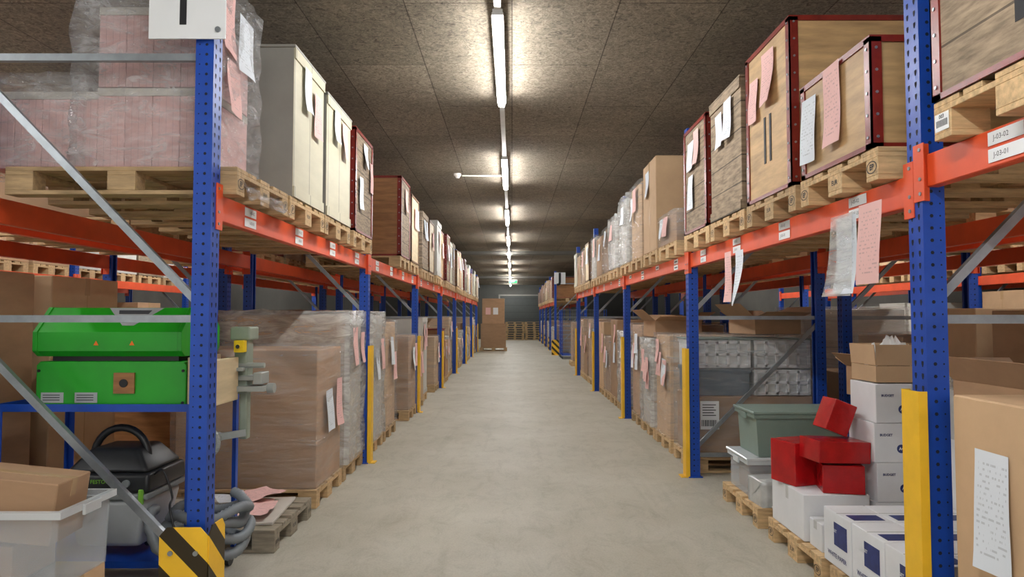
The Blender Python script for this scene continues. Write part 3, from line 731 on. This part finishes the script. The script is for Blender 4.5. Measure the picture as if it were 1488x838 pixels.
def plain_box(x,y,z,sx,sy,sz,m,lab,rot=0,nm='cardboard_box',group=None,tilt=(0,0)):
    r=root(nm,lab,'box',(x,y,z),(tilt[0],tilt[1],rot),group)
    b=B(); b.box(-sx/2,sx/2,-sy/2,sy/2,0,sz); put('body',b.mesh('body',[m],bevel=.004),parent=r)
    b=B(); b.box(-sx/2,sx/2,-.02,.02,sz,sz+.001); b.box(-sx/2-.001,-sx/2,-.02,.02,sz*.7,sz+.001); b.box(sx/2,sx/2+.001,-.02,.02,sz*.7,sz+.001); put('packing_tape',b.mesh('packing_tape',['tape' if 'card' in m else 'foil_wrap']),parent=r)
    return r
plain_box(1.96,4.42,.146,.4,.5,.28,'white_carton','low white carton under red wrapped parcels')
plain_box(1.9,4.06,.146,.24,.16,.16,'white_carton','small low white carton at the pallet edge')
def parcel(x,y,z,sx,sy,sz,rz,lab,m='red_wrap',tilt=(0,0),nm='red_parcel',group='red wrapped parcels',crisp=True):
    r=root(nm,lab,'parcel',(x,y,z),(tilt[0],tilt[1],rz),group)
    if crisp:
        b=B(); b.box(-sx/2,sx/2,-sy/2,sy/2,0,sz); me=b.mesh('wrapping',[m],bevel=.005,seg=2)
    else: me=shell_mesh('wrapping',sx-.02,sy-.02,sz-.01,.01,m,random.random()*9,8)
    put('wrapping',me,parent=r)
    for e in (-1,1):
        X=e*(sx/2+.0006)
        b=B(); b.add([(X,-sy/2+.01,sz*.97),(X,sy/2-.01,sz*.97),(X+e*.001,0,sz*.45)],[(0,1,2)])
        put('folded_end',b.mesh('folded_end',[m]),parent=r)
    b=B(); b.box(-sx/2+.01,sx/2-.01,-.02,.003,sz+.0003,sz+.001); put('seam',b.mesh('seam',[m]),parent=r)
parcel(1.87,4.5,.428,.25,.23,.27,.32,'large glossy red wrapped parcel on a white carton')
parcel(2.03,4.27,.428,.24,.19,.17,-.22,'small glossy red wrapped parcel under another one')
parcel(2.0,4.28,.612,.34,.22,.13,.14,'flat glossy red wrapped parcel on top of another one',tilt=(0,.05))
parcel(2.02,4.38,.775,.15,.16,.2,.08,'tilted glossy red wrapped parcel on top of the pile',tilt=(.0,.38))
parcel(1.93,5.03,.146,.33,.24,.18,.08,'crinkled silver wrapped parcel on a pallet','foil_wrap',nm='silver_parcel',group=None,crisp=False)
def tub_obj(x,y,z,sx,sy,sz,m,lab,lid=False,nm='plastic_tub',rot=0):
    clear=m=='clear_plastic'
    r=root(nm,lab,'plastic bin',(x,y,z),(0,0,rot))
    b=B(); b.tub(sx,sy,sz,.004,.9,0,.02,1); put('tub_body',b.mesh('tub_body',[m,'clear_rim' if clear else m]),parent=r)
    for e in (-1,1):
        b=B(); b.box(min(e*sx/2,e*(sx/2+.014)),max(e*sx/2,e*(sx/2+.014)),-.06,.06,sz-.05,sz-.004)
        put('handle',b.mesh('handle',['clear_rim' if clear else m],bevel=.003),parent=r)
    if lid:
        b=B(); b.box(-sx/2-.01,sx/2+.01,-sy/2-.01,sy/2+.01,sz+.001,sz+.022); put('lid',b.mesh('lid',['clear_rim' if clear else m],bevel=.004),parent=r)
    return r
tub_obj(1.96,5.42,.146,.38,.48,.27,'clear_plastic','translucent storage tub with things inside',True)
tub_obj(2.37,5.42,.146,.36,.48,.27,'clear_plastic','translucent storage tub beside another one',True)
plain_box(1.96,5.42,.156,.24,.34,.14,'cardboard','small brown box inside the translucent tub')
plain_box(2.37,5.42,.156,.24,.34,.16,'cardboard','small brown box inside the translucent tub')
tub_obj(2.2,5.42,.441,.74,.46,.32,'sage_plastic','grey green rectangular plastic tub with rim',True)
plain_box(2.72,4.72,.146,.34,.3,.8,'cardboard','tall brown carton behind the parcels')
open_box(2.62,4.76,.95,.42,.34,.2,'open brown cardboard box on top of a tall carton',.12)
open_box(2.42,4.33,1.1,.4,.3,.1,'open light cardboard box with tissue paper inside',.0,'cardboard_light',(110,120,110,105))
thing('carton',2.7,3.35,.146,.3,.76,.75,1,where='beside cartons of copy paper')
open_box(2.58,3.35,.9,.4,.7,.26,'wide open brown cardboard box behind the upright',.0,flaps=(60,75,60,70))
def crumple(name,x,y,z,sx,sy,h,m,lab,cat,sd):
    b=B(); n=18; vs=[]
    for j in range(n+1):
        for i in range(n+1):
            u=i/n-.5; v=j/n-.5; rr_=math.hypot(u,v)
            vs.append((u*sx,v*sy,h*max(0,1-1.8*rr_)+h*.9*noise.noise(Vector((u*12,v*12,sd)))+h*.3))
    b.add(vs,[(j*(n+1)+i,j*(n+1)+i+1,(j+1)*(n+1)+i+1,(j+1)*(n+1)+i) for j in range(n) for i in range(n)])
    put(name,b.mesh(name,[m]),(x,y,z),label=lab,cat=cat)
crumple('tissue_paper',2.4,4.33,1.2,.3,.24,.12,'tissue','crumpled white tissue paper sticking out of a box','tissue paper',2)
plain_box(2.66,3.87,.146,.36,.2,.95,'white_carton','tall white carton under crumpled film')
crumple('crumpled_film',2.64,3.89,1.11,.46,.26,.1,'milky_film','crumpled clear plastic film lying on cartons','plastic film',6)
crumple('loose_plastic_bag',1.98,4.82,.15,.3,.14,.04,'tissue','flat crumpled white plastic bag lying on the pallet','plastic bag',9)
r=thing('carton_light',2.26,2.17,.0,1.12,.96,1.2,1,where='standing upright beside the yellow guard')
docs_on(r,1,.56,[(.27,1.02,.17,.42,'w')])

# ------------------------------------------------------------------ left trolley group
TH=1.0
r=root('workbench_trolley','blue steel workshop trolley with lower tray and castors','trolley',(-2.2,3.92,0))
hx,hy=.52,.3
b=B(); b.box(-hx,hx,-hy,hy,TH,TH+.01); 
for e in (-1,1): b.box(-hx,hx,e*hy-.003,e*hy+.003,TH,TH+.04); b.box(e*hx-.003,e*hx+.003,-hy,hy,TH,TH+.04)
put('table_top',b.mesh('table_top',['blue_paint']),parent=r)
b=B(); b.box(-hx,hx,-hy,hy,.2,.21)
for e in (-1,1): b.box(-hx,hx,e*hy-.003,e*hy+.003,.19,.225); b.box(e*hx-.003,e*hx+.003,-hy,hy,.19,.225)
put('lower_tray',b.mesh('lower_tray',['blue_paint']),parent=r)
for ex in (-1,1):
    for ey in (-1,1):
        b=B(); x,y=ex*hx,ey*hy
        b.box(min(x,x-ex*.035),max(x,x-ex*.035),y-.002,y+.002,.1,TH); b.box(x-.002,x+.002,min(y,y-ey*.035),max(y,y-ey*.035),.1,TH)
        put('leg',b.mesh('leg',['blue_paint']),parent=r)
        b=B(); cx,cy=x-ex*.03,y-ey*.03; b.cyl((cx-.012,cy,.045),(cx+.012,cy,.045),.045,18,0); b.box(cx-.02,cx+.02,cy-.02,cy+.02,.09,.1,1); b.box(cx-.018,cx-.014,cy-.015,cy+.015,.04,.095,1); b.box(cx+.014,cx+.018,cy-.015,cy+.015,.04,.095,1)
        put('castor',b.mesh('castor',['black_plastic','galvanised']),parent=r)
g=root('green_machine','bright green enamelled machine case with plywood end on the trolley','machine',(-2.14,3.86,TH+.012))
b=B(); b.prism([(-.4,0),(.4,0),(.4,.23),(.38,.25),(-.38,.25),(-.4,.23)],-.2,.2); put('case_body',b.mesh('case_body',['green_enamel'],bevel=.003),parent=g)
b=B(); b.box(.402,.5,-.19,.19,0,.17); b.box(.402,.42,-.19,.19,.17,.27); b.box(.48,.52,-.2,.2,0,.25); put('plywood_end',b.mesh('plywood_end',['plywood_light'],bevel=.003),parent=g)
b=B(); b.box(.02,.13,-.212,-.201,.08,.19,0); b.cyl((.075,-.213,.135),(.075,-.217,.135),.022,16,1); put('feed_plate',b.mesh('feed_plate',['brown_wood','ink']),parent=g)
for x0 in (-.37,-.19):
    b=B(); b.box(x0,x0+.12,-.2025,-.201,.03,.085,0)
    for q in range(3): b.box(x0+.01,x0+.1,-.2032,-.2025,.043+q*.013,.047+q*.013,1)
    put('rating_plate',b.mesh('rating_plate',['tank_plastic','ink']),parent=g)
for xx in (-.385,.385):
    for zz in (.03,.2):
        b=B(); b.cyl((xx,-.2,zz),(xx,-.205,zz),.008,8); put('screw',b.mesh('screw',['ink']),parent=g)
b=B(); b.box(-.34,.34,-.16,.16,.2505,.275); put('gap_shade_strip',b.mesh('gap_shade_strip',['black_plastic']),parent=g)  # black strip added to paint the shade in the gap below the hood
g2=root('green_machine_cover','angular bright green hood resting on the machine case','machine cover',(-2.14,3.86,TH+.289))
pr=[(-.2,0),(-.24,.03),(-.24,.13),(-.12,.26),(.12,.26),(.22,.15),(.22,.03),(.19,0)]
b=B(); b.xprism(pr,-.37,.37); put('hood',b.mesh('hood',['green_enamel']),parent=g2)
for e in (-1,1):
    b=B(); b.xprism([(y*1.02,z*1.01) for y,z in pr],min(e*.371,e*.395),max(e*.371,e*.395)); put('end_cap',b.mesh('end_cap',['green_enamel'],bevel=.002),parent=g2)
def fp(x,t): return (x,-.24+.12*t-.0018,.13+.13*t+.0016)
b=B(); b.add([fp(-.06,.98),fp(.24,.98),fp(.12,.25),fp(.06,.25)],[(0,1,2,3)],0)
q=[fp(.0,.88),fp(.18,.88),fp(.17,.72),fp(.01,.72)]; q=[(x,y-.0006,z+.0006) for x,y,z in q]; b.add(q,[(0,1,2,3)],1)
put('name_plate',b.mesh('name_plate',['tank_plastic','grey_ink']),parent=g2)
for xx in (-.06,.13):
    b=B(); b.add([(xx-.014,-.2415,.06),(xx+.014,-.2415,.06),(xx,-.2415,.085)],[(0,1,2)])
    put('warning_sticker',b.mesh('warning_sticker',['orange_sticker']),parent=g2)
# bench tool
t=root('bench_tool','grey green bench machine tool with yellow switch and handwheel','machine',(-1.61,4.14,.99))
b=B(); b.box(-.05,.03,-.05,.05,.05,.4); b.box(-.07,.05,-.07,.08,.37,.45); b.box(-.02,.03,-.04,.02,-.22,.06); put('column',b.mesh('column',['machine_green'],bevel=.01,seg=2),parent=t)
b=B(); b.box(-.03,.03,-.11,-.06,.3,.37); b.cyl((.0,-.11,.335),(.0,-.125,.335),.016,16,1); put('switch_box',b.mesh('switch_box',['yellow_switch','black_plastic'],bevel=.004),parent=t)
b=B(); b.cyl((-.06,-.04,.22),(.13,-.04,.22),.016,12); b.box(-.07,.02,-.11,.02,.19,.21); put('arm',b.mesh('arm',['machine_grey'],bevel=0),parent=t)
b=B(); b.box(-.06,.1,-.07,.03,.13,.16); b.box(.08,.13,-.09,.04,.11,.18); put('clamp_jaw',b.mesh('clamp_jaw',['machine_grey'],bevel=.004),parent=t)
b=B(); b.box(-.04,.15,-.1,.03,.07,.1); b.cyl((.15,-.035,.085),(.19,-.035,.085),.03,16); put('slide',b.mesh('slide',['machine_grey'],bevel=0),parent=t)
b=B(); cc=Vector((-.13,-.26,-.2))
for i in range(24):
    a=2*pi*i/24; a2=2*pi*(i+1)/24
    b.cyl(cc+Vector((.085*math.cos(a),0,.085*math.sin(a))),cc+Vector((.085*math.cos(a2),0,.085*math.sin(a2))),.014,8)
for i in range(4):
    a=pi*i/2+.4; b.cyl(cc,cc+Vector((.085*math.cos(a),0,.085*math.sin(a))),.01,8)
b.cyl(cc-Vector((0,.02,0)),cc+Vector((0,.2,0)),.03,12); b.bar(cc+Vector((0,.18,0)),(.02,-.03,-.18),.04,.03)
put('handwheel',b.mesh('handwheel',['machine_grey']),parent=t)
# vacuum
v=root('vacuum_cleaner','black and grey workshop vacuum cleaner with carry handle','vacuum cleaner',(-2.16,3.86,.228))
b=B(); b.frustum(0,0,.04,.3,.17,.16,.22,.2); put('tank',b.mesh('tank',['tank_plastic'],bevel=.03,seg=3,smooth=True),parent=v)
b=B(); b.box(-.235,.235,-.21,.21,.302,.335); put('rim',b.mesh('rim',['grey_plastic'],bevel=.01,seg=2),parent=v)
b=B(); b.frustum(0,0,.337,.44,.24,.212,.235,.205); b.frustum(0,.0,.442,.56,.225,.195,.13,.12); put('motor_head',b.mesh('motor_head',['black_plastic'],bevel=.022,seg=3,smooth=True),parent=v)
b=B(); b.path([(.15*math.cos(pi*i/14),-.05,.5+.16*math.sin(pi*i/14)) for i in range(15)],.02,10); put('carry_handle',b.mesh('carry_handle',['black_plastic'],smooth=True),parent=v)
for e in (-1,1):
    b=B(); b.box(e*.2-.012,e*.2+.012,-.222,-.2,.28,.36); put('latch',b.mesh('latch',['text_green'],bevel=.004),parent=v)
b=B(); b.cyl((.03,-.205,.39),(.03,-.222,.39),.02,18); put('control_knob',b.mesh('control_knob',['grey_plastic']),(.09,0,0),parent=v)
b=B(); b.addmesh(tmesh('FESTOOL',.028,.0005),tmtx((-.01,-.2155,.4),0)); put('lettering',b.mesh('lettering',['text_green']),parent=v)
for e in (-1,1):
    b=B(); b.cyl((e*.15-.015,.0,.05),(e*.15+.015,.0,.05),.05,20); put('castor',b.mesh('castor',['black_plastic']),parent=v)
pts=[(-1.93,3.75,.46),(-1.9,3.62,.46),(-1.86,3.57,.38),(-1.8,3.55,.3)]
for i in range(1,120):
    a=2*pi*i/34; rad=.2+.02*math.sin(i*.3)
    pts.append((-1.66+rad*math.cos(a-1.9),3.78+.2*math.sin(a-1.9)*.95,.252+.0019*i+.02*math.sin(i*.7)))
def cr(pts,n):
    out=[]; Pv=[Vector(p) for p in pts]
    for i in range(len(Pv)-1):
        p0=Pv[max(i-1,0)];p1=Pv[i];p2=Pv[i+1];p3=Pv[min(i+2,len(Pv)-1)]
        for k in range(n):
            t_=k/n; out.append(.5*((2*p1)+(p2-p0)*t_+(2*p0-5*p1+4*p2-p3)*t_*t_+(3*p1-p0-3*p2+p3)*t_**3))
    return out
pp=cr(pts,4); b=B(); b.path(pp,lambda i:.029 if i%2 else .023,10)
put('vacuum_hose',b.mesh('vacuum_hose',['hose_plastic'],smooth=True),label='coiled ribbed grey vacuum hose on the trolley tray',cat='hose')
b=B(); b.path(cr([(-1.93,3.72,.65),(-1.86,3.68,.68),(-1.8,3.66,.55),(-1.76,3.56,.5),(-1.66,3.52,.24),(-1.56,3.55,.02),(-1.36,3.62,.01),(-1.34,3.78,.01)],8),.006,8)
put('power_cable',b.mesh('power_cable',['black_plastic'],smooth=True),label='black power cable trailing from vacuum to the floor',cat='cable')
# near left bin stack
plain_box(-2.2,3.06,0,.6,.36,.36,'cardboard_light','light brown cardboard box under the translucent bin')
tub_obj(-2.2,3.05,.363,.68,.4,.33,'clear_plastic','large translucent plastic storage bin holding a cardboard box')
plain_box(-2.3,3.05,.375,.4,.28,.16,'cardboard','small brown cardboard box inside the translucent bin')
plain_box(-2.2,3.03,.56,.48,.26,.26,'cardboard','brown taped cardboard box sitting tilted in the bin',.08,tilt=(0,.12))
b=B(); b.box(-.45,.45,-.32,.32,0,.02); put('cardboard_sheet',b.mesh('cardboard_sheet',['cardboard_grey'],bevel=.004),(-2.03,4.78,.146),(0,0,.08),label='flat grey cardboard sheet on the near empty pallet',cat='cardboard sheet')
for k,(x,y,c,rz) in enumerate(((-1.78,4.84,'p',.3),(-1.88,4.69,'w',-.2),(-1.72,4.66,'p',.1),(-1.98,4.89,'w',.6),(-1.81,4.96,'p',-.5))):
    b=B(); n=5; vs=[]
    for j in range(n+1):
        for i in range(n+1): u=i/n-.5;w=j/n-.5; vs.append((u*.21,w*.3,.008+.018*noise.noise(Vector((u*3+k*4,w*3,k)))+.02*abs(u)))
    b.add(vs,[(j*(n+1)+i,j*(n+1)+i+1,(j+1)*(n+1)+i+1,(j+1)*(n+1)+i) for j in range(n) for i in range(n)])
    put('loose_paper',b.mesh('loose_paper',['paper_pink' if c=='p' else 'paper_white'],smooth=True),(x,y,.172+.012*k),(0,0,rz),label=('pink' if c=='p' else 'white')+' loose paper sheet on the pallet',cat='paper',group='loose papers on the empty pallet')

# ------------------------------------------------------------------ far end
for xx in (.2,1.45):
    for k in range(8): pallet(1,44.4,.002+k*.1455,0,'in a stack before the back door',x=xx+R(-.03,.03),group='stacked pallets at the back door')
def cage(x,y):
    r=root('roll_cage','blue steel wire roll cage trolley between the racks','roll cage',(x,y,0)); w,d,h=.36,.3,1.75
    b=B()
    for ex in (-1,1):
        for ey in (-1,1): b.cyl((ex*w,ey*d,.12),(ex*w,ey*d,h),.014,8)
    b.box(-w,w,-d,d,.12,.14); put('frame',b.mesh('frame',['blue_paint']),parent=r)
    b=B(); z=.25
    while z<h: b.cyl((-w,-d,z),(w,-d,z),.005,5); b.cyl((-w,d,z),(w,d,z),.005,5); b.cyl((-w,-d,z),(-w,d,z),.005,5); z+=.15
    for i in range(7): xx=-w+i*w/3; b.cyl((xx,-d,.14),(xx,-d,h),.005,5); b.cyl((xx,d,.14),(xx,d,h),.005,5)
    put('wire_mesh',b.mesh('wire_mesh',['galvanised']),parent=r)
    for ex in (-1,1):
        for ey in (-1,1):
            b=B(); b.cyl((ex*w-.015,ey*d,.055),(ex*w+.015,ey*d,.055),.055,12); put('castor',b.mesh('castor',['black_plastic']),parent=r)
cage(2.15,24.6); cage(2.15,25.5); cage(3.0,24.6)
pallet(1,19.2,0,AR+.2,'under a brown box past the rack end',group='euro pallets on the floor'); thing('carton',AR+.2+.6,19.2,.146,1.1,.74,1.3,1,where='on a pallet past the rack end')
pallet(1,21.2,0,AR+.2,'under a wrapped box in the cross aisle',group='euro pallets on the floor'); thing('wrap_brown',AR+.2+.6,21.2,.146,1.1,.74,1.2,1,where='in a cross aisle')

# ------------------------------------------------------------------ world, camera
w=bpy.data.worlds.new('world'); S.world=w; w.use_nodes=True
w.node_tree.nodes['Background'].inputs[0].default_value=(1,.98,.96,1); w.node_tree.nodes['Background'].inputs[1].default_value=1.35
cam=bpy.data.cameras.new('camera'); cam.lens=24; cam.sensor_width=36; cam.clip_start=.05; cam.clip_end=200
co=bpy.data.objects.new('camera',cam); COL.objects.link(co); co.location=(0,0,1.5); co.rotation_euler=(math.radians(90+2.37),0,0)
S.camera=co
